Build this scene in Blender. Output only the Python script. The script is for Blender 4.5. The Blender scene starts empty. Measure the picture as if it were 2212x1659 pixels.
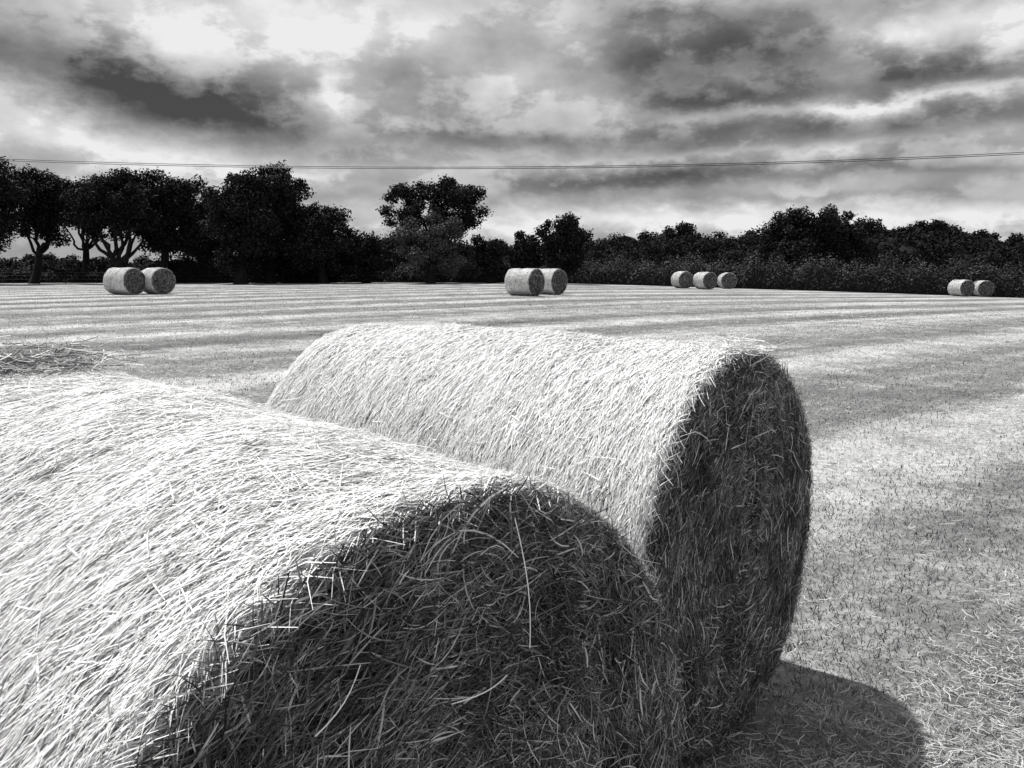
import bpy, math, numpy as np
from mathutils import Vector
rad=math.radians
scene=bpy.context.scene
H=1.62; PITCH=rad(8.0); FPX=1805.0
# ---------------------------------------------------------------- helpers
def ray(px,py):
    u=(px-1106)/FPX; v=(829.5-py)/FPX
    return np.array([u, math.cos(PITCH)+v*math.sin(PITCH), -math.sin(PITCH)+v*math.cos(PITCH)])
def W(px,py,Y):
    d=ray(px,py); t=Y/d[1]; return np.array([d[0]*t,Y,H+d[2]*t])
def ground_z(x,y):
    x=np.asarray(x,float); y=np.asarray(y,float)
    s=np.clip(y/42.0,0,1); s=s*s*(3-2*s)
    xx=np.clip(x,-50,60)
    sp=np.log1p(np.exp((xx-3)/3.0))*3.0
    return s*(0.22-0.03*sp)
class MB:
    def __init__(s): s.V=[];s.F=[];s.M=[];s.R=[];s.n=0
    def add(s,V,F,mat=0,rnd=0.5):
        V=np.asarray(V,float).reshape(-1,3);F=np.asarray(F,int).reshape(-1,4)
        s.V.append(V);s.F.append(F+s.n);s.M.append(np.full(len(F),mat))
        r=np.asarray(rnd,float); s.R.append(np.full(len(V),float(r)) if r.ndim==0 else r.ravel()); s.n+=len(V)
    def build(s,name,mats,smooth=False,parent=None):
        V=np.concatenate(s.V);F=np.concatenate(s.F);M=np.concatenate(s.M);R=np.concatenate(s.R)
        me=bpy.data.meshes.new(name)
        me.vertices.add(len(V));me.vertices.foreach_set('co',V.astype(np.float32).ravel())
        me.loops.add(len(F)*4);me.loops.foreach_set('vertex_index',F.astype(np.int32).ravel())
        me.polygons.add(len(F));me.polygons.foreach_set('loop_start',(np.arange(len(F))*4).astype(np.int32))
        for m in mats: me.materials.append(m)
        me.polygons.foreach_set('material_index',M.astype(np.int32))
        me.polygons.foreach_set('use_smooth',np.full(len(F),smooth))
        me.update(calc_edges=True)
        a=me.attributes.new('rnd','FLOAT','POINT');a.data.foreach_set('value',R.astype(np.float32))
        ob=bpy.data.objects.new(name,me);scene.collection.objects.link(ob)
        if parent: ob.parent=parent
        return ob
def empty(name):
    e=bpy.data.objects.new(name,None);scene.collection.objects.link(e);e.empty_display_size=.2;return e
def nrm(a): return a/np.maximum(np.linalg.norm(a,axis=-1,keepdims=True),1e-9)
def ribbons(mb,P,S,Wd,rnd,mat=0):
    N,K,_=P.shape
    V=np.stack([P-S*Wd[...,None]/2,P+S*Wd[...,None]/2],axis=2)
    base=(np.arange(N)*K*2)[:,None]; k=(np.arange(K-1)*2)[None,:]
    b=base+k
    F=np.stack([b,b+1,b+3,b+2],axis=-1)
    mb.add(V,F,mat,np.repeat(rnd,K*2))
def tube(mb,path,radii,sides=6,mat=0,rnd=.5):
    path=np.asarray(path,float);M=len(path)
    T=nrm(np.gradient(path,axis=0)); ref=np.array([0.3,1,0.1])
    A=nrm(np.cross(T,ref));B=np.cross(T,A)
    th=np.arange(sides)/sides*2*math.pi
    V=path[:,None,:]+np.asarray(radii)[:,None,None]*(np.cos(th)[None,:,None]*A[:,None,:]+np.sin(th)[None,:,None]*B[:,None,:])
    i=np.arange(M-1)[:,None]*sides; j=np.arange(sides)[None,:]; jn=(j+1)%sides
    F=np.stack([i+j,i+jn,i+sides+jn,i+sides+j],axis=-1)
    mb.add(V,F,mat,rnd)
def randdir(rng,n):
    return nrm(rng.normal(size=(n,3)))
def leaves(mb,C,Nn,size,rng,mat=0,rnd=None):
    n=len(C); r=randdir(rng,n)
    U=nrm(np.cross(Nn,r));Vv=np.cross(Nn,U)
    sz=size*rng.uniform(.6,1.35,n)[:,None]
    V=np.stack([C-U*sz*.58,C-Vv*sz*.42,C+U*sz*.58,C+Vv*sz*.42],axis=1)
    F=np.arange(n*4).reshape(n,4)
    if rnd is None: rnd=rng.uniform(0,1,n)
    mb.add(V,F,mat,np.repeat(rnd,4))

# ---------------------------------------------------------------- materials
def newmat(name):
    m=bpy.data.materials.new(name);m.use_nodes=True;nt=m.node_tree
    return m,nt,nt.nodes['Principled BSDF']
def ramp(nt,stops,inp):
    r=nt.nodes.new('ShaderNodeValToRGB');e=r.color_ramp.elements
    while len(e)<len(stops): e.new(.5)
    for i,(p,c) in enumerate(stops): e[i].position=p;e[i].color=(c,c,c,1)
    nt.links.new(inp,r.inputs[0]);return r.outputs[0]
def straw_mat(name,stops,rough=.55,spec=.25,trans=0):
    m,nt,b=newmat(name)
    a=nt.nodes.new('ShaderNodeAttribute');a.attribute_name='rnd'
    nt.links.new(ramp(nt,stops,a.outputs['Fac']),b.inputs['Base Color'])
    b.inputs['Roughness'].default_value=rough;b.inputs['Specular IOR Level'].default_value=spec
    if trans:
        tr=nt.nodes.new('ShaderNodeBsdfTranslucent');mx=nt.nodes.new('ShaderNodeMixShader')
        nt.links.new(ramp(nt,stops,a.outputs['Fac']),tr.inputs['Color'])
        mx.inputs[0].default_value=trans
        nt.links.new(b.outputs[0],mx.inputs[1]);nt.links.new(tr.outputs[0],mx.inputs[2])
        nt.links.new(mx.outputs[0],nt.nodes['Material Output'].inputs[0])
    return m
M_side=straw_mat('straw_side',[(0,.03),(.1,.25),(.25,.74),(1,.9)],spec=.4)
M_face=straw_mat('straw_face_shaded',[(0,.012),(.4,.07),(.8,.27),(1,.65)])  # same straw as the sides, darkened so the unlit end's shade is painted in
M_grass=straw_mat('cut_grass',[(0,.035),(.4,.22),(1,.75)],.6,.15,.25)
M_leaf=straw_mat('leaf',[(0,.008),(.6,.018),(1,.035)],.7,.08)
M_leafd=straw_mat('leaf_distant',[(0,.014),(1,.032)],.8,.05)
M_leaf2=straw_mat('leaf_pale',[(0,.035),(.6,.07),(1,.1)],.6,.15)
M_hedge=straw_mat('leaf_hedge',[(0,.015),(.6,.05),(.9,.10),(1,.17)],.7,.1)
def noisy(name,lo,hi,scale,rough=.9,bump=.5,detail=6,stretch=(1,1,1),dist=.02):
    m,nt,b=newmat(name)
    tc=nt.nodes.new('ShaderNodeTexCoord');mp=nt.nodes.new('ShaderNodeMapping');mp.inputs['Scale'].default_value=stretch
    n=nt.nodes.new('ShaderNodeTexNoise');n.inputs['Scale'].default_value=scale;n.inputs['Detail'].default_value=detail
    nt.links.new(tc.outputs['Object'],mp.inputs[0]);nt.links.new(mp.outputs[0],n.inputs['Vector'])
    nt.links.new(ramp(nt,[(.3,lo),(.7,hi)],n.outputs[0]),b.inputs['Base Color'])
    bp=nt.nodes.new('ShaderNodeBump');bp.inputs['Strength'].default_value=bump;bp.inputs['Distance'].default_value=dist
    nt.links.new(n.outputs[0],bp.inputs['Height']);nt.links.new(bp.outputs[0],b.inputs['Normal'])
    b.inputs['Roughness'].default_value=rough;b.inputs['Specular IOR Level'].default_value=.15
    return m
M_bark=noisy('bark',.008,.025,6)
M_core=noisy('foliage_core_shade',.008,.018,3)  # filler hull behind the leaves, shaded interior painted as dark colour
M_corehedge=noisy('hedge_inside_shade',.01,.025,3)  # hedge filler darker than its leaves, inner shade painted into the colour
M_baseS=noisy('bale_under_straw',.2,.6,70,bump=.3)  # darker than the straw above, shade of the gaps painted in
M_baseF=noisy('bale_end_crevice_shade',.012,.05,50)  # near-black base, paints shade into the crevices between end straws
M_post=noisy('fence_wood',.1,.2,20)
M_wire,_,b=newmat('wire');b.inputs['Base Color'].default_value=(.02,.02,.02,1)

# ground
SD=np.array([.74,.67]);SN=np.array([.67,-.74])
PER=4.0
M_ground,nt,b=newmat('mown_field')
tc=nt.nodes.new('ShaderNodeTexCoord')
def vm(op,a,bv=None):
    n=nt.nodes.new('ShaderNodeVectorMath');n.operation=op
    nt.links.new(a,n.inputs[0])
    if bv is not None: n.inputs[1].default_value=bv
    return n
def ma(op,a,bb=None,c=None):
    n=nt.nodes.new('ShaderNodeMath');n.operation=op
    for i,x in enumerate((a,bb,c)):
        if x is None: continue
        if isinstance(x,(int,float)): n.inputs[i].default_value=x
        else: nt.links.new(x,n.inputs[i])
    return n.outputs[0]
def noise(vec,scale,detail=5,rough=.6):
    n=nt.nodes.new('ShaderNodeTexNoise');n.inputs['Scale'].default_value=scale;n.inputs['Detail'].default_value=detail;n.inputs['Roughness'].default_value=rough
    nt.links.new(vec,n.inputs['Vector']);return n.outputs[0]
P=tc.outputs['Object']
s=vm('DOT_PRODUCT',P,(SN[0],SN[1],0)).outputs['Value']; t=vm('DOT_PRODUCT',P,(SD[0],SD[1],0)).outputs['Value']
cx=nt.nodes.new('ShaderNodeCombineXYZ');nt.links.new(s,cx.inputs[0]);nt.links.new(ma('MULTIPLY',t,.08),cx.inputs[1])
streak=noise(cx.outputs[0],.7,5,.6)
ph=ma('ADD',ma('MULTIPLY',s,2*math.pi/PER),ma('ADD',ma('MULTIPLY',streak,3.0),-1.5+math.pi/2+3.1*2*math.pi/PER))
wave=ma('SINE',ph)
fine=noise(P,14,7,.75)
mid=noise(P,1.1,5,.7)
v=ma('ADD',ma('MULTIPLY',wave,.10),ma('ADD',ma('MULTIPLY',streak,.75),ma('ADD',ma('MULTIPLY',fine,.6),ma('MULTIPLY',mid,.7))))
nt.links.new(ramp(nt,[(.4,.04),(.75,.22),(1.0,.55)],ma('SUBTRACT',v,.24)),b.inputs['Base Color'])
bp=nt.nodes.new('ShaderNodeBump');bp.inputs['Strength'].default_value=.6;bp.inputs['Distance'].default_value=.04
nt.links.new(ma('ADD',fine,mid),bp.inputs['Height']);nt.links.new(bp.outputs[0],b.inputs['Normal'])
b.inputs['Roughness'].default_value=.95;b.inputs['Specular IOR Level'].default_value=.1

# ---------------------------------------------------------------- ground mesh
def axis_vals(lo,hi):
    a=np.sinh(np.linspace(-1,1,161)*7.0)/math.sinh(7.0)
    return np.where(a<0,-a*lo,a*hi)
xs=axis_vals(-3000,3000);ys=axis_vals(-3000,3000)
X,Y=np.meshgrid(xs,ys);Z=ground_z(X,Y)
n=len(xs);i,j=np.meshgrid(np.arange(n-1),np.arange(n-1))
q=(j*n+i).ravel()
mb=MB();mb.add(np.stack([X,Y,Z],-1),np.stack([q,q+1,q+n+1,q+n],-1));mb.build('hay_field_ground',[M_ground],True)

rng=np.random.default_rng(5)
mb=MB()
def scatter(N,r0,r1,a0,a1):
    r=np.exp(rng.uniform(math.log(r0),math.log(r1),N));a=rng.uniform(a0,a1,N)
    return r*np.sin(a),r*np.cos(a),r
def band(x,y):
    s=x*SN[0]+y*SN[1];t=x*SD[0]+y*SD[1]
    s=s+.18*np.sin(t*.5)+.08*np.sin(t*1.7+s)
    g=0
    for c,w_,a_ in ((-.8,.45,1.0),(-3.2,.40,1.25),(-6.6,.5,1.25),(-9.3,.45,1.1),(-12.2,.6,1.2),(-15.2,.6,1.1),(-18.5,.7,1.1),(-22,.8,1.1),(-26,.8,1),(-30,.9,1),(-35,1.1,1),(2.4,.6,.8),(5.5,.7,.8),(9,.8,.8),(13,.9,.7)):
        g=g+a_*np.exp(-((s-c)/w_)**2)
    patch=.25*np.sin(x*.9+1.3*np.sin(y*.7))*np.sin(y*1.1+np.sin(x*1.3))+.25*np.sin(x*2.3+y*.6+np.sin(y*2.9))*np.sin(y*2.6-x)+.2*np.sin(x*6.1+np.sin(y*5.3))*np.sin(y*7.1+np.sin(x*4.7))
    return g*1.4-.5+patch
N=360000
x,y,r=scatter(N,1.5,64,rad(-42),rad(42))
sw=band(x,y)
h=rng.uniform(.010,.042,N)*(1+r*.006);w=(.0018+.0007*np.minimum(r,30))*rng.uniform(.6,1.3,N)
d=randdir(rng,N);d[:,2]=np.abs(d[:,2])*.8+.3;d=nrm(d)
az=rng.uniform(0,2*math.pi,N);S=np.stack([np.cos(az),np.sin(az),0*az],-1)
p0=np.stack([x,y,ground_z(x,y)-.003],-1)
Pp=np.stack([p0,p0+d*h[:,None]],1)
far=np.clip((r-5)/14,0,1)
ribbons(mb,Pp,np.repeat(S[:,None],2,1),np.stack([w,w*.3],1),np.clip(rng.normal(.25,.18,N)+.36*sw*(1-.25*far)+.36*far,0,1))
N=230000
x,y,r=scatter(N,1.5,45,rad(-42),rad(42))
sw=band(x,y)
keep=rng.uniform(0,1,N)<np.clip(.2+.6*sw,.05,1); x,y,r,sw=x[keep],y[keep],r[keep],sw[keep];N=len(x)
L=rng.uniform(.02,.09,N);az=rng.uniform(0,math.pi*2,N);tl=rng.normal(.05,.15,N)
d=np.stack([np.cos(az),np.sin(az),tl],-1)
tt=np.linspace(-.5,.5,3)
bend=np.stack([-np.sin(az),np.cos(az),0*az],-1)*rng.normal(0,.35,N)[:,None]
p0=np.stack([x,y,ground_z(x,y)+rng.uniform(.008,.04,N)],-1)
Pp=p0[:,None]+d[:,None]*(L[:,None]*tt)[...,None]+bend[:,None]*(L[:,None]*tt**2*2)[...,None]
S=nrm(np.stack([-np.sin(az),np.cos(az),rng.normal(0,.4,N)],-1))
w=(.0010+.00055*r)*rng.uniform(.7,1.3,N)
ribbons(mb,Pp,np.repeat(S[:,None],3,1),np.repeat(w[:,None],3,1),np.clip(rng.normal(.74,.25,N),0,1))
mb.build('grass_stubble',[M_grass])

# ---------------------------------------------------------------- bales
def make_bale(face_c,axis,R,L,seed,nS,nF,nR,wS=.003,lS=(.07,.2),wF=.0026,lump=.012,both=True,extra=None,base_z=0,stray=40,taper=0.,slant=.12,shadef=.07,swirl=.65):
    """face_c: xy of centre of the near end face; axis: unit xy pointing out of that face"""
    rg=np.random.default_rng(seed)
    a=np.array([axis[0],axis[1],0.]);a/=np.linalg.norm(a);up=np.array([0,0,1.]);sd=np.cross(a,up)
    C=np.array([face_c[0],face_c[1],base_z+R*.99])-a*L/2
    p=rg.uniform(0,6.28,6)
    def rs(al,ph):
        e=np.clip((np.abs(al)-(L/2-.06))/.06,0,1)
        rr=R-taper*al/(L/2)-.035*(1-np.sqrt(np.clip(1-e*e,0,1)))
        rr=rr+lump*(np.sin(al*5/L*1.5+p[0]+1.5*np.sin(ph*2+p[1]))*.6+np.sin(al*11+ph*3+p[2])*.4+np.sin(ph*9+al*4+p[3])*.25)
        return rr
    def cyl(al,ph,r):
        return C+a*al[...,None]+(sd*np.cos(ph)[...,None]+up*np.sin(ph)[...,None])*r[...,None]
    def fo(rho,th): return .02*(1-(rho/R)**2)+lump*1.1*(np.sin(rho*14+p[4]+np.sin(th*2))*.5+np.sin(th*5+rho*9+p[5])*.5)*np.clip((R-rho)/.1,0,1)
    E=empty('round_hay_bale')
    mb=MB()
    nA,nP=40,96
    al,ph=np.meshgrid(np.linspace(-L/2,L/2,nA),np.linspace(0,2*math.pi,nP,endpoint=False),indexing='ij')
    V=cyl(al,ph,rs(al,ph)-.006)
    V[...,2]=np.maximum(V[...,2],base_z-.01)
    ii=np.arange(nA-1)[:,None]*nP;jj=np.arange(nP)[None];jn=(jj+1)%nP
    mb.add(V,np.stack([ii+jj,ii+jn,ii+nP+jn,ii+nP+jj],-1),0)
    for sg in (1,-1):
        nr=14
        k,th=np.meshgrid(np.linspace(0.02,1,nr),np.linspace(0,2*math.pi,nP,endpoint=False),indexing='ij')
        rim=rs(np.full_like(th,sg*L/2),th)-.006
        rho=k*rim
        V=cyl(sg*(L/2+fo(rho,th)*(k<1)-.0),th,rho);V[...,2]=np.maximum(V[...,2],base_z-.01)
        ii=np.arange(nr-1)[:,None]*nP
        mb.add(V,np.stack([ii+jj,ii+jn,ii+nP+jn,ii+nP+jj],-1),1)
    mb.build('bale_core',[M_baseS,M_baseF],True,E)
    mb=MB()
    K=5;t=np.linspace(-.5,.5,K)[None]
    al0=rg.uniform(-L/2,L/2,nS);ph0=rg.uniform(rad(-35),rad(215),nS);Ls=lS[0]+(lS[1]-lS[0])*rg.uniform(0,1,nS)**1.6
    be=rg.normal(slant,.24,nS);be=np.where(rg.uniform(size=nS)<.15,rg.normal(0,.9,nS),be)
    cur=rg.normal(0,.3,nS)
    al=al0[:,None]+np.sin(be)[:,None]*Ls[:,None]*t+(cur*Ls)[:,None]*t**2
    al=np.clip(al,-L/2-.01,L/2+.01)
    ph=ph0[:,None]+np.cos(be)[:,None]*Ls[:,None]*t/R
    off=np.abs(rg.normal(0,.0042,nS));lift=np.abs(rg.normal(0,.004,nS))*(rg.uniform(size=nS)<.4)
    tilt=rg.normal(0,.008,nS)
    r=rs(al,ph)+off[:,None]+(lift[:,None]*(2*t)**2)+tilt[:,None]*t
    Pp=cyl(al,ph,r)
    T=nrm(np.gradient(Pp,axis=1));Nn=sd*np.cos(ph)[...,None]+up*np.sin(ph)[...,None]
    Sx=nrm(np.cross(T,Nn));tw=rg.normal(0,.33,nS)[:,None,None]
    Sx=Sx*np.cos(tw)+Nn*np.sin(tw)
    w=wS*rg.uniform(.4,1.4,nS)[:,None]*np.array([.5,1,1,1,.4])[None]
    rnd=np.clip(rg.normal(.7,.24,nS),.08,1)
    rnd=np.where(rg.uniform(size=nS)<shadef,rg.uniform(.02,.15,nS),rnd)  # a share of straws coloured dark to imitate thin shadow lines between strands
    for q in range(30):
        ca,cp=rg.uniform(-L/2,L/2),rg.uniform(.1,3.0);rr_=rg.uniform(.006,.018)
        dd=np.hypot(al0-ca,(ph0-cp)*R);rnd=np.where(dd<rr_*1.3,.02,rnd)
    ribbons(mb,Pp,Sx,w,rnd,0)
    for sg,cnt in ((1,nF),(-1,nF//5 if both else 0)):
        if cnt<1: continue
        Re=R-taper*sg-.02
        big=rg.uniform(size=cnt)<.035
        rho=Re*np.sqrt(rg.uniform(0,1,cnt));th=rg.uniform(0,2*math.pi,cnt);Ls=(.02+.1*rg.uniform(0,1,cnt)**1.7)*(lS[1]/.16)
        Ls=np.where(big,Ls*1.4,Ls)
        Nr=sd*np.cos(th)[:,None]+up*np.sin(th)[:,None];Nt=-sd*np.sin(th)[:,None]+up*np.cos(th)[:,None]
        be=rg.normal(0,swirl,cnt)
        D=Nt*np.cos(be)[:,None]+Nr*np.sin(be)[:,None]
        p0=cyl(sg*(L/2+fo(rho,th)+np.abs(rg.normal(0,.009,cnt))),th,rho)
        outt=rg.normal(0,.17,cnt);Dp=nrm(D+a*sg*outt[:,None])
        B=nrm(np.cross(D,a))*rg.normal(0,.4,cnt)[:,None]+a*sg*rg.normal(0,.15,cnt)[:,None]
        Pp=p0[:,None]+Dp[:,None]*(Ls[:,None]*t)[...,None]+B[:,None]*(Ls[:,None]*t**2)[...,None]
        T=nrm(np.gradient(Pp,axis=1));Sx=nrm(np.cross(T,a[None,None]*np.ones_like(T)));tw=rg.normal(0,.6,cnt)[:,None,None]
        Sx=Sx*np.cos(tw)+a*np.sin(tw)
        w=wF*rg.uniform(.35,1.3,cnt)[:,None]*np.array([.5,1,1,1,.4])[None]
        w=np.where(big[:,None],w*1.4,w)
        kk=Pp[:,:,2].min(1)>base_z
        pt_=.16*np.sin(rho*17+p[2]+2*np.sin(th*3))*np.sin(th*7+p[1]+rho*6)
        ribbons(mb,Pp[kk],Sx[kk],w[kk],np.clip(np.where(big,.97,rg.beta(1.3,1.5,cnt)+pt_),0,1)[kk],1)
    for sg,cnt in ((1,nR),(-1,nR//2)):
        ph0=rg.uniform(rad(-60),rad(240),cnt);Ls=(.03+.13*rg.uniform(0,1,cnt)**1.5)*(lS[1]/.16)
        al0=sg*(L/2-np.abs(rg.normal(0,.04,cnt))-.002)
        Nr=sd*np.cos(ph0)[:,None]+up*np.sin(ph0)[:,None];Nt=-sd*np.sin(ph0)[:,None]+up*np.cos(ph0)[:,None]
        p0=cyl(al0,ph0,rs(al0,ph0)+rg.normal(.004,.006,cnt))
        D=nrm(Nt*np.where(rg.uniform(size=cnt)<.5,1,-1)[:,None]+a*(sg*rg.normal(.0,.33,cnt))[:,None]+Nr*rg.normal(-.0,.06,cnt)[:,None])
        B=-Nr*rg.uniform(.4,1.0,cnt)[:,None]+a*rg.normal(0,.4,cnt)[:,None]
        Pp=p0[:,None]+D[:,None]*(Ls[:,None]*t)[...,None]+B[:,None]*(Ls[:,None]*t**2)[...,None]
        T=nrm(np.gradient(Pp,axis=1));Sx=nrm(np.cross(T,Nr[:,None]+.4*randdir(rg,cnt)[:,None]))
        w=wS*rg.uniform(.4,1.2,cnt)[:,None]*np.array([.5,1,1,1,.4])[None]
        kk=Pp[:,:,2].min(1)>base_z
        ribbons(mb,Pp[kk],Sx[kk],w[kk],np.clip(rg.normal(.7,.22,cnt),.12,1)[kk],0)
    cnt=stray
    if cnt:
        al0=rg.uniform(-L/2,L/2,cnt);al0[:cnt//2]=L/2-.03;ph0=rg.uniform(.2,2.9,cnt)
        p0=cyl(al0,ph0,rs(al0,ph0));Nr=sd*np.cos(ph0)[:,None]+up*np.sin(ph0)[:,None];Nt=-sd*np.sin(ph0)[:,None]+up*np.cos(ph0)[:,None]
        D=nrm(Nt*rg.normal(0,1,cnt)[:,None]+Nr*rg.uniform(.05,.45,cnt)[:,None]+a*rg.normal(.1,.6,cnt)[:,None]);Ls=rg.uniform(.03,.09,cnt)
        B=randdir(rg,cnt)*.5
        t2=t+.5
        Pp=p0[:,None]+D[:,None]*(Ls[:,None]*t2)[...,None]+B[:,None]*(Ls[:,None]*t2**2)[...,None]
        T=nrm(np.gradient(Pp,axis=1));Sx=nrm(np.cross(T,randdir(rg,cnt)[:,None]))
        ribbons(mb,Pp,Sx,np.full((cnt,K),wS*.6),rg.uniform(.4,1,cnt),0)
    if extra: extra(mb,rg,C,a,sd,up,cyl,rs,R,L)
    mb.build('bale_straw',[M_side,M_face],False,E)
    return E
def tuft(mb,rg,c,sx,sz,cnt,L0=.08,L1=.25,mat=0,mean=.4):
    t=np.linspace(-.5,.5,6)[None]
    p0=c+rg.normal(size=(cnt,3))*np.array(sx);p0[:,2]=c[2]+np.abs(rg.normal(size=cnt))*sz
    D=randdir(rg,cnt)*np.array([1,1,.2]);D=nrm(D);Ls=L0+(L1-L0)*rg.uniform(0,1,cnt)**2;B=randdir(rg,cnt)*rg.uniform(.3,1.4,cnt)[:,None]*np.array([1,1,.4])
    Pp=p0[:,None]+D[:,None]*(Ls[:,None]*t)[...,None]+B[:,None]*(Ls[:,None]*t**2)[...,None]
    T=nrm(np.gradient(Pp,axis=1));Sx=nrm(np.cross(T,randdir(rg,cnt)[:,None]))
    ribbons(mb,Pp,Sx,np.full((cnt,6),.0024)*rg.uniform(.5,1.2,cnt)[:,None],np.clip(rg.normal(mean,.25,cnt),.03,1),mat)
def extra1(mb,rg,C,a,sd,up,cyl,rs,R,L):
    tuft(mb,rg,C-a*(L/2-.10)+sd*(-.02)+up*(R+.016),(.08,.08,0),.022,2600,.03,.14,mean=.17)
    for (ph,rho,dx,dz,Lg) in ((1.75,.60,.03,-1,.20),(1.2,.5,-.5,-.3,.10),(1.5,.35,.9,.1,.10)):
        p0=cyl(np.array([L/2+.03]),np.array([ph]),np.array([rho]))[0]
        d=nrm((-sd)*dx+up*dz+a*.12)
        pt=np.array([p0+d*Lg*q_+a*.012*math.sin(q_*3) for q_ in np.linspace(0,1,7)])
        Sx=nrm(np.cross(np.gradient(pt,axis=0),a))
        ribbons(mb,pt[None],Sx[None],np.full((1,7),.0022),np.array([1.]),0)
def extra2(mb,rg,C,a,sd,up,cyl,rs,R,L):
    tuft(mb,rg,C+a*(L/2-.04)+up*(R-.012),(.05,.05,0),.018,420,.04,.15,mean=.6)
make_bale((-0.09,1.14),(.74,-.67),.668,1.75,11,115000,78000,11000,wS=.0020,wF=.0019,lS=(.03,.14),taper=.018,extra=extra1,slant=.25)
make_bale((0.765,2.71),(.78,-.625),.682,1.86,12,105000,52000,9000,wS=.0025,wF=.0023,lS=(.03,.13),extra=extra2)
def far_bale(px,py_b,hpx,theta,seed,L=1.5):
    Yd=FPX*1.34/hpx
    p=W(px,py_b,Yd);u=(px-1106)/FPX
    v=np.array([-u,-1.]);v/=np.linalg.norm(v);c,s_=math.cos(rad(theta)),math.sin(rad(theta))
    ax=np.array([v[0]*c-v[1]*s_,v[0]*s_+v[1]*c])
    fc=p[:2]+ax*L/2
    make_bale(fc,ax,.67,L,seed,6000,3500,400,wS=.010,lS=(.1,.25),wF=.009,lump=.018,base_z=float(ground_z(p[0],p[1])),stray=0,shadef=.12)
far_bale(271,637,57,38,21);far_bale(340,636,56,30,22,1.3)
far_bale(1133,636,58,52,23);far_bale(1184,634,55,50,24)
far_bale(1473,626,36,28,25,1.3);far_bale(1522,627,36.5,33,26);far_bale(1570,624,34,15,27,1.3)
far_bale(2075,637,35,38,28);far_bale(2121,638,34.5,25,29,1.3)

# ---------------------------------------------------------------- trees
def bez(p0,p1,p2,n):
    t=np.linspace(0,1,n)[:,None];return (1-t)**2*p0+2*t*(1-t)*p1+t*t*p2
def clump_leaves(mb,c,cr,n,rg,leaf,mat,squash=.8):
    d=randdir(rg,n);rr=rg.uniform(0,1,n)**.45
    ang=np.sin(d[:,0]*4+c[0])*np.sin(d[:,1]*4+c[1])*np.sin(d[:,2]*5+c[2])
    pos=c+d*(rr*cr*(1+.35*ang))[:,None]*np.array([1,1,squash])
    Nn=nrm(d*.8+randdir(rg,n)*.9+np.array([0,0,.25]))
    leaves(mb,pos,Nn,leaf,rg,mat)
def tree(name,px,Yd,left,right,top,bottom,ncl,cr,nl,seed,leaf=.24,tr=.28,mat=None,fork=.3,shell=.6,trunk_px=None,ryf=.8):
    rg=np.random.default_rng(seed);mb=MB()
    cxp=(left+right)/2
    Ct=W(cxp,(top+bottom)/2,Yd);rx=(right-left)/2/FPX*Yd;rz=(bottom-top)/2/FPX*Yd;ry=rx*ryf
    bx=W(trunk_px or px,600,Yd)[0];bz=float(ground_z(bx,Yd));base=np.array([bx,Yd,bz-.1])
    ztop=Ct[2]+rz;Hh=ztop-bz
    fk=np.array([bx*.6+Ct[0]*.4,Yd,bz+Hh*fork])
    tube(mb,bez(base,(base+fk)/2+rg.normal(size=3)*.15,fk,7),np.linspace(tr*1.35,tr*.85,7)*np.array([1.25,1.05,1,1,1,1,1]),8,1)
    cen=[]
    for k in range(ncl):
        d=randdir(rg,1)[0]
        f=rg.uniform(shell,1.0)
        r_=cr*rg.uniform(.6,1.3)
        d=np.sign(d)*np.abs(d)**.75
        c=Ct+d*f*np.maximum(np.array([rx,ry,rz])-r_*.75,.2)
        cen.append((c,r_))
    for k,(c,r_) in enumerate(cen):
        clump_leaves(mb,c,r_,int(nl*(r_/cr)**2),rg,leaf,0)
        m=int(nl*.06);clump_leaves(mb,c,r_*1.35,m,rg,leaf*.85,0)
    nl_=min(9,ncl);mains=[]
    idx=rg.choice(len(cen),nl_,replace=False)
    for k in idx:
        c=cen[k][0];st=fk+(base-fk)*rg.uniform(-.0,.25)
        m=st+(c-st)*.5+np.array([0,0,-.08*Hh])+rg.normal(size=3)*.35
        pt=bez(st,m,c,9);pt[1:-1]+=rg.normal(size=(7,3))*.1
        tube(mb,pt,np.linspace(tr*.5,tr*.1,9),6,1);mains.append(pt)
    allp=np.concatenate(mains)
    for k,(c,r_) in enumerate(cen):
        dd=np.linalg.norm(allp-c,axis=1)+ (allp[:,2]>c[2])*1.0
        st=allp[np.argmin(dd)]
        if np.linalg.norm(st-c)<.2: continue
        m=(st+c)/2+rg.normal(size=3)*.25
        tube(mb,bez(st,m,c,5),np.linspace(tr*.16,tr*.05,5),5,1)
        for q in range(3):
            e=c+randdir(rg,1)[0]*r_*.8;tube(mb,bez(c,(c+e)/2+rg.normal(size=3)*.1,e,4),np.linspace(.035,.012,4),4,1)
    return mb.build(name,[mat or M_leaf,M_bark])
A=dict(leaf=.18)
tree('oak_tree',20,66,-130,76,328,560,66,1.0,430,31,trunk_px=-15,shell=.35,**A)
tree('oak_tree',85,70,30,185,356,540,54,.9,400,32,trunk_px=72,tr=.28,shell=.35,**A)
tree('oak_tree',262,68,122,350,352,535,92,.95,400,33,trunk_px=262,tr=.42,fork=.18,shell=.35,**A)
tree('oak_tree',370,72,262,468,354,565,86,.95,410,34,trunk_px=355,tr=.32,shell=.3,**A)
tree('oak_tree',180,78,60,300,376,515,54,.95,360,51,trunk_px=190,tr=.3,shell=.35,**A)
tree('oak_tree',420,78,350,520,395,600,56,.95,360,52,trunk_px=430,tr=.3,shell=.3,**A)
tree('oak_tree',530,68,438,640,346,600,115,.95,420,35,trunk_px=520,tr=.4,shell=.25,**A)
tree('oak_tree',590,71,500,675,346,605,100,.9,410,54,trunk_px=585,tr=.3,shell=.3,**A)
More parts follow.
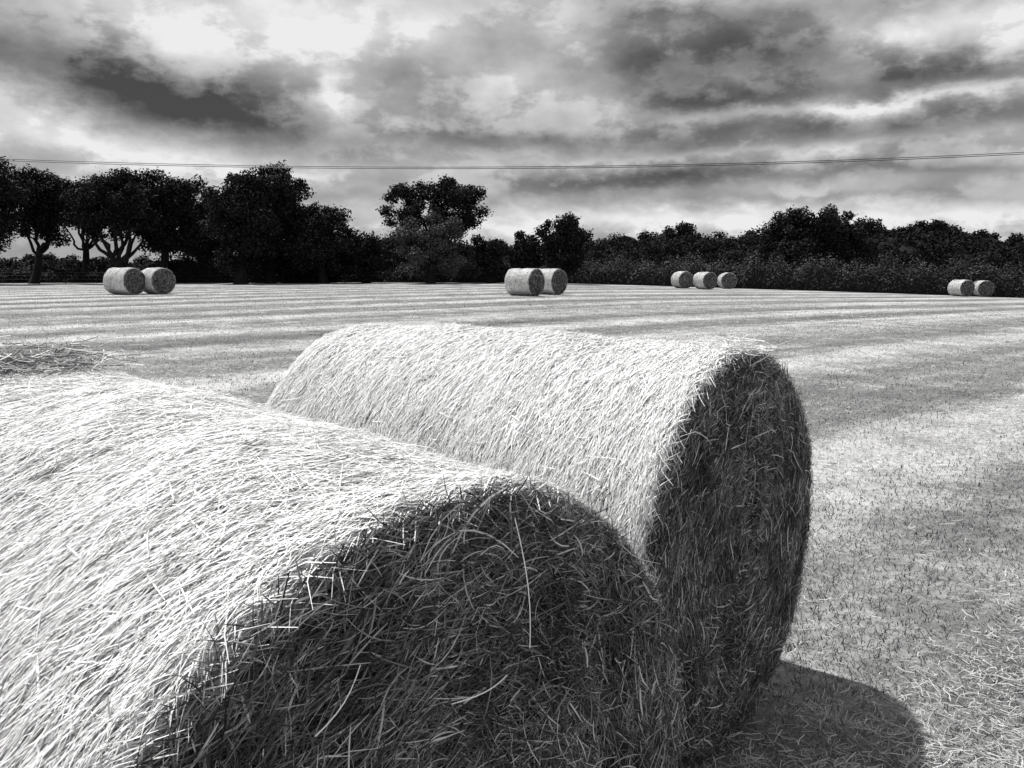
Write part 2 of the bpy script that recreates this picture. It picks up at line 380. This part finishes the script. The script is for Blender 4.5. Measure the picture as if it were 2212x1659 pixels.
tree('oak_tree',640,75,560,732,415,610,66,.95,380,53,shell=.2,**A)
tree('oak_tree',700,70,615,770,426,612,66,.9,420,36,shell=.15,**A)
tree('oak_tree',940,74,822,1058,374,530,70,.8,330,47,trunk_px=930,tr=.32,fork=.45,shell=.45,**A)
tree('ash_tree',930,69,846,1016,456,610,64,.75,400,38,mat=M_leaf2,shell=.2,leaf=.15)
tree('hawthorn_tree',1060,72,1012,1110,496,605,26,.7,400,39,shell=.2,**A)
tree('oak_tree',1215,72,1145,1288,458,605,54,.8,430,40,shell=.2,**A)
tree('hawthorn_tree',1130,73,1090,1180,495,605,22,.7,400,41,shell=.2,**A)
tree('oak_tree',1765,84,1638,1895,440,605,110,1.1,480,42,shell=.25,leaf=.22)
tree('hawthorn_tree',790,72,700,870,490,612,40,.8,420,43,shell=.2,**A)

# distant woodland mass
rg=np.random.default_rng(77);mb=MB()
prof=[(-200,560),(0,556),(140,548),(300,560),(640,545),(850,505),(1000,520),(1150,512),(1300,508),(1400,500),(1480,487),(1560,506),(1640,488),(1740,492),(1900,484),(2000,482),(2080,487),(2150,505),(2250,513),(2500,508)]
pxs=np.array([p_[0] for p_ in prof]);pys=np.array([p_[1] for p_ in prof])
for layer,(Yd,dpy) in enumerate(((135,0),(118,18),(104,34))):
    px=-260.
    while px<2560:
        top=np.interp(px,pxs,pys)+dpy*(.9 if px>1000 else .4)+rg.uniform(-7,9)
        wpx=rg.uniform(45,105);c=W(px,top,Yd+rg.uniform(-4,4));rw=wpx/2/FPX*Yd;rh=rg.uniform(2.0,3.2)
        cc=c-np.array([0,0,rh]);gz=float(ground_z(c[0],c[1]))
        th,phh=np.meshgrid(np.linspace(0,2*math.pi,14,endpoint=False),np.linspace(-1.5,1.5,8))
        V=cc+np.stack([np.cos(th)*np.cos(phh)*rw*.78,np.sin(th)*np.cos(phh)*rw*.75,np.sin(phh)*rh*.72],-1)
        V[...,2]=np.where(np.sin(phh)<0,np.minimum(V[...,2],gz+ (cc[2]-gz)*(1+np.sin(phh))),V[...,2])
        ii=np.arange(7)[:,None]*14;jj=np.arange(14)[None]
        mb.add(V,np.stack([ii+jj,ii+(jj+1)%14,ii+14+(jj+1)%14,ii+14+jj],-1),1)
        for q in range(10):
            d=randdir(rg,1)[0];d[2]=abs(d[2])*1.1-.1;d[1]=-abs(d[1]) if rg.uniform()<.7 else d[1]
            clump_leaves(mb,cc+d*np.array([rw,rw*.8,rh])*.8,rg.uniform(.85,1.35),200,rg,.3,0)
        px+=wpx*.62
mb.build('distant_woodland',[M_leafd,M_core])

# hedge
def hedge(name,pts,mat,seed,dens=260,leaf=.17,depth=1.3,core=None):
    rg=np.random.default_rng(seed);mb=MB()
    for k in range(len(pts)-1):
        (x0,y0,h0),(x1,y1,h1)=pts[k],pts[k+1]
        Ln=math.hypot(x1-x0,y1-y0);n=int(Ln*dens)
        def hh(t): 
            xw=x0+(x1-x0)*t
            return (h0+(h1-h0)*t)*(1+.12*np.sin(xw*1.1+seed)+.09*np.sin(xw*2.7+1)+.06*np.sin(xw*6.1))
        t=rg.uniform(0,1,n)
        ang=rg.uniform(0,math.pi,n)
        xw=x0+(x1-x0)*t
        rr=rg.uniform(.75,1.08,n)*(1+.12*np.sin(xw*2.1+ang*3)*np.sin(xw*4.3+ang*5))
        u=np.cos(ang)*depth*rr;zz=np.abs(np.sin(ang))**.6*hh(t)*rr
        yw=y0+(y1-y0)*t+u
        C=np.stack([xw,yw,ground_z(xw,yw)+zz],-1)
        Nn=nrm(np.stack([0*u,u/depth,zz/2.],-1)+randdir(rg,n)*.7)
        tone=np.clip(rg.uniform(0,1,n)*.8+.25*np.sin(xw*.9+1)*np.sin(xw*2.3+ang*4)+.1,0,1)
        leaves(mb,C,Nn,leaf,rg,0,tone)
        m=int(Ln*30);t=rg.uniform(0,1,m);xw=x0+(x1-x0)*t;yw=y0+(y1-y0)*t+rg.normal(0,.5,m)
        C=np.stack([xw,yw,ground_z(xw,yw)+hh(t)*rg.uniform(.95,1.2,m)],-1);leaves(mb,C,randdir(rg,m),leaf,rg,0)
        ns=max(2,int(Ln/1.0));tt=np.linspace(0,1,ns);an=np.linspace(-.15,math.pi+.15,9)
        Tt,An=np.meshgrid(tt,an,indexing='ij')
        xw=x0+(x1-x0)*Tt;yw=y0+(y1-y0)*Tt+np.cos(An)*depth*.75
        V=np.stack([xw,yw,ground_z(xw,yw)+np.sign(np.sin(An))*np.abs(np.sin(An))**.6*hh(Tt)*.8],-1)
        ii=np.arange(ns-1)[:,None]*9;jj=np.arange(8)[None]
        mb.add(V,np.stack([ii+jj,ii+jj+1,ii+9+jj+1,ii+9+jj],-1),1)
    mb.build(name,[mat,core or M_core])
def HX(px,Y): return W(px,600,Y)[0]
hedge('field_hedge',[(HX(680,77),77,1.6),(HX(1000,76),76,1.8),(HX(1400,76),76,2.1),(HX(1650,75),75,2.5),(HX(1900,74),74,2.6),(HX(2250,70),70,2.7),(HX(2600,64),64,2.7)],M_hedge,3,dens=520,leaf=.14,core=M_corehedge)
hedge('boundary_hedge',[(HX(-260,80),80,1.5),(HX(100,80),80,1.4),(HX(400,80),80,1.7),(HX(560,80),80,2.1),(HX(720,79),79,2.2)],M_leaf,8,dens=240,leaf=.2)
hedge('bramble_bank',[(HX(-260,73),73,1.4),(HX(20,73),73,1.6),(HX(150,74),74,.9),(HX(300,74),74,1.7),(HX(420,74),74,2.4),(HX(620,74),74,2.6),(HX(720,74),74,1.7)],M_leaf,9,dens=300,leaf=.2,depth=1.6)

# fence
mb=MB()
xa,xb,Yf=HX(-60,70.5),HX(760,70.5),70.5
xx=np.arange(xa,xb,2.6)
rg=np.random.default_rng(2)
for x in xx:
    z=float(ground_z(x,Yf));l=rg.normal(0,.04)
    tube(mb,[(x,Yf,z-.1),(x+l*.5,Yf,z+.5),(x+l,Yf,z+.95),(x+l,Yf,z+.97)],[.04,.04,.035,.005],6,0)
for hz in (.35,.65,.9):
    X_=np.linspace(xa,xb,60);tube(mb,np.stack([X_,X_*0+Yf-.05,ground_z(X_,Yf)+hz],-1),np.full(60,.004),4,1)
mb.build('wire_fence',[M_bark,M_wire],True)

# power lines and their poles (outside the view)
Yw=46.
pts=[W(0,343,Yw),W(1000,361,Yw),W(2212,329,Yw)]
co=np.polyfit([p_[0] for p_ in pts],[p_[2] for p_ in pts],2)
E=empty('overhead_power_line')
xl,xr=-46.,52.
for nm,dy,dz in (('wire_upper',0,0),('wire_lower',-.6,-.15)):
    mb=MB();X_=np.linspace(xl,xr,120)
    tube(mb,np.stack([X_,X_*0+Yw+dy,np.polyval(co,X_)+dz],-1),np.full(120,.019),5,0)
    mb.build(nm,[M_wire],True,E)
for x in (xl,xr):
    mb=MB();zt=float(np.polyval(co,x));gz=float(ground_z(x,Yw))
    tube(mb,[(x,Yw-.3,gz-.3),(x,Yw-.3,gz+3),(x,Yw-.3,zt+.3),(x,Yw-.3,zt+.31)],[.15,.14,.11,.01],10,0)
    tube(mb,[(x,Yw-1.1,zt-.2),(x,Yw-.3,zt-.2),(x,Yw+.5,zt-.2)],[.06,.06,.06],6,0)
    mb.build('utility_pole',[M_post],True)

# ---------------------------------------------------------------- world
w=bpy.data.worlds.new('World');scene.world=w;w.use_nodes=True;nt=w.node_tree
bg=nt.nodes['Background'];bg.inputs['Strength'].default_value=.1
SUN_EL=rad(66);sx,sy=-.72,.69   # horizontal direction towards the sun
sky=nt.nodes.new('ShaderNodeTexSky');sky.sky_type='NISHITA';sky.sun_disc=False
sky.sun_elevation=SUN_EL;sky.sun_rotation=math.atan2(sx,sy)
bw=nt.nodes.new('ShaderNodeRGBToBW');nt.links.new(sky.outputs[0],bw.inputs[0])
tc=nt.nodes.new('ShaderNodeTexCoord');D=tc.outputs['Generated']
sp=nt.nodes.new('ShaderNodeSeparateXYZ');nt.links.new(D,sp.inputs[0])
az=ma('ARCTAN2',sp.outputs[0],sp.outputs[1]);el=ma('ARCSINE',sp.outputs[2])
c2=nt.nodes.new('ShaderNodeCombineXYZ');nt.links.new(az,c2.inputs[0]);nt.links.new(ma('MULTIPLY',el,1.7),c2.inputs[1])
ae=c2.outputs[0]
c4=nt.nodes.new('ShaderNodeCombineXYZ');nt.links.new(az,c4.inputs[0]);nt.links.new(ma('POWER',ma('MAXIMUM',el,0.001),.6),c4.inputs[1]);ae2=c4.outputs[0]
nw1=noise(ae,8,6,.62)
off=nt.nodes.new('ShaderNodeVectorMath');off.operation='ADD';nt.links.new(ae,off.inputs[0]);off.inputs[1].default_value=(5.2,1.3,3)
nw2=noise(off.outputs[0],8,6,.62)
azw=ma('ADD',az,ma('MULTIPLY',ma('SUBTRACT',nw1,.5),.15));elw=ma('ADD',el,ma('MULTIPLY',ma('SUBTRACT',nw2,.5),.075))
c3=nt.nodes.new('ShaderNodeCombineXYZ');nt.links.new(azw,c3.inputs[0]);nt.links.new(elw,c3.inputs[1]);av=c3.outputs[0]
blobs=[(170,150,250,46,-14,-.24),(400,225,260,58,-8,-.38),(60,60,200,40,-5,-.1),(460,265,150,20,-5,-.12),
(500,50,230,60,0,.24),(300,60,120,40,-15,.08),(820,60,220,60,0,.16),(30,225,90,45,-20,.25),(725,200,40,40,0,.28),(150,310,300,22,-5,.14),
(850,165,80,30,0,-.08),(1060,295,200,20,0,-.28),(960,240,120,30,0,-.06),(1150,190,150,40,0,.14),(1130,50,150,60,0,.08),
(1480,150,170,80,0,-.34),(1560,222,150,22,0,-.24),(1560,20,320,30,0,-.18),(1720,100,160,50,0,-.2),(2000,165,260,26,0,-.32),
(1930,80,90,26,-8,.3),(2150,40,110,40,0,.25),(1950,210,300,14,4,.28),(1330,235,90,26,0,.1),(1750,285,480,26,2,-.26),(1500,250,60,12,0,.15),
(1350,398,520,20,3,-.28),(2050,360,280,14,0,-.18),(880,420,200,20,0,.18),(1600,330,500,9,2,.1),(1600,478,900,24,0,.28),(1900,430,300,10,0,-.08),(300,335,400,16,0,.08),(600,372,250,14,0,.14)]
acc=None
for (px,py,rx,ry,rot,amp) in blobs:
    d=ray(px,py);d=d/np.linalg.norm(d);a0=math.atan2(d[0],d[1]);e0=math.asin(d[2])
    mp=nt.nodes.new('ShaderNodeMapping');mp.vector_type='TEXTURE'
    mp.inputs['Location'].default_value=(a0,e0,0);mp.inputs['Rotation'].default_value=(0,0,rad(rot));mp.inputs['Scale'].default_value=(rx/FPX,ry/FPX,1)
    nt.links.new(av,mp.inputs[0])
    dt=nt.nodes.new('ShaderNodeVectorMath');dt.operation='DOT_PRODUCT';nt.links.new(mp.outputs[0],dt.inputs[0]);nt.links.new(mp.outputs[0],dt.inputs[1])
    e=ma('EXPONENT',ma('MULTIPLY',dt.outputs['Value'],-1.0))
    acc=ma('MULTIPLY',e,amp) if acc is None else ma('MULTIPLY_ADD',e,amp,acc)
n1=noise(ae2,6,6,.5);n2=noise(ae,13,6,.55)
puff=nt.nodes.new('ShaderNodeMapRange');puff.interpolation_type='SMOOTHSTEP';puff.inputs['From Min'].default_value=.45;puff.inputs['From Max'].default_value=.55
nt.links.new(nw2,puff.inputs[0])
val=ma('ADD',ma('ADD',acc,.67),ma('ADD',ma('MULTIPLY',ma('SUBTRACT',n1,.5),.4),ma('MULTIPLY',ma('SUBTRACT',n2,.5),.38)))
val=ma('ADD',val,ma('MULTIPLY',puff.outputs[0],.12))
val=ma('MINIMUM',ma('MAXIMUM',val,.26),.97)
lin=ma('MULTIPLY',ma('POWER',val,2.2),8.8)
fin=ma('ADD',lin,ma('MULTIPLY',bw.outputs[0],.05))
nt.links.new(fin,bg.inputs['Color'])

sl=bpy.data.lights.new('sun','SUN');sl.energy=5;sl.angle=rad(.6);sl.color=(1,.99,.98)
so=bpy.data.objects.new('sun',sl);scene.collection.objects.link(so)
sv=Vector((sx*math.cos(SUN_EL),sy*math.cos(SUN_EL),math.sin(SUN_EL)))
so.rotation_euler=sv.to_track_quat('Z','Y').to_euler();so.location=(-20,10,30)

cam=bpy.data.cameras.new('camera');co_=bpy.data.objects.new('camera',cam);scene.collection.objects.link(co_)
co_.location=(0,0,H);co_.rotation_euler=(rad(90)-PITCH,0,0)
cam.sensor_width=36;cam.lens=36*FPX/2212;cam.clip_start=.05;cam.clip_end=8000
scene.camera=co_
scene.view_settings.view_transform='Standard'
try: scene.view_settings.look='None'
except: pass
scene.view_settings.exposure=0
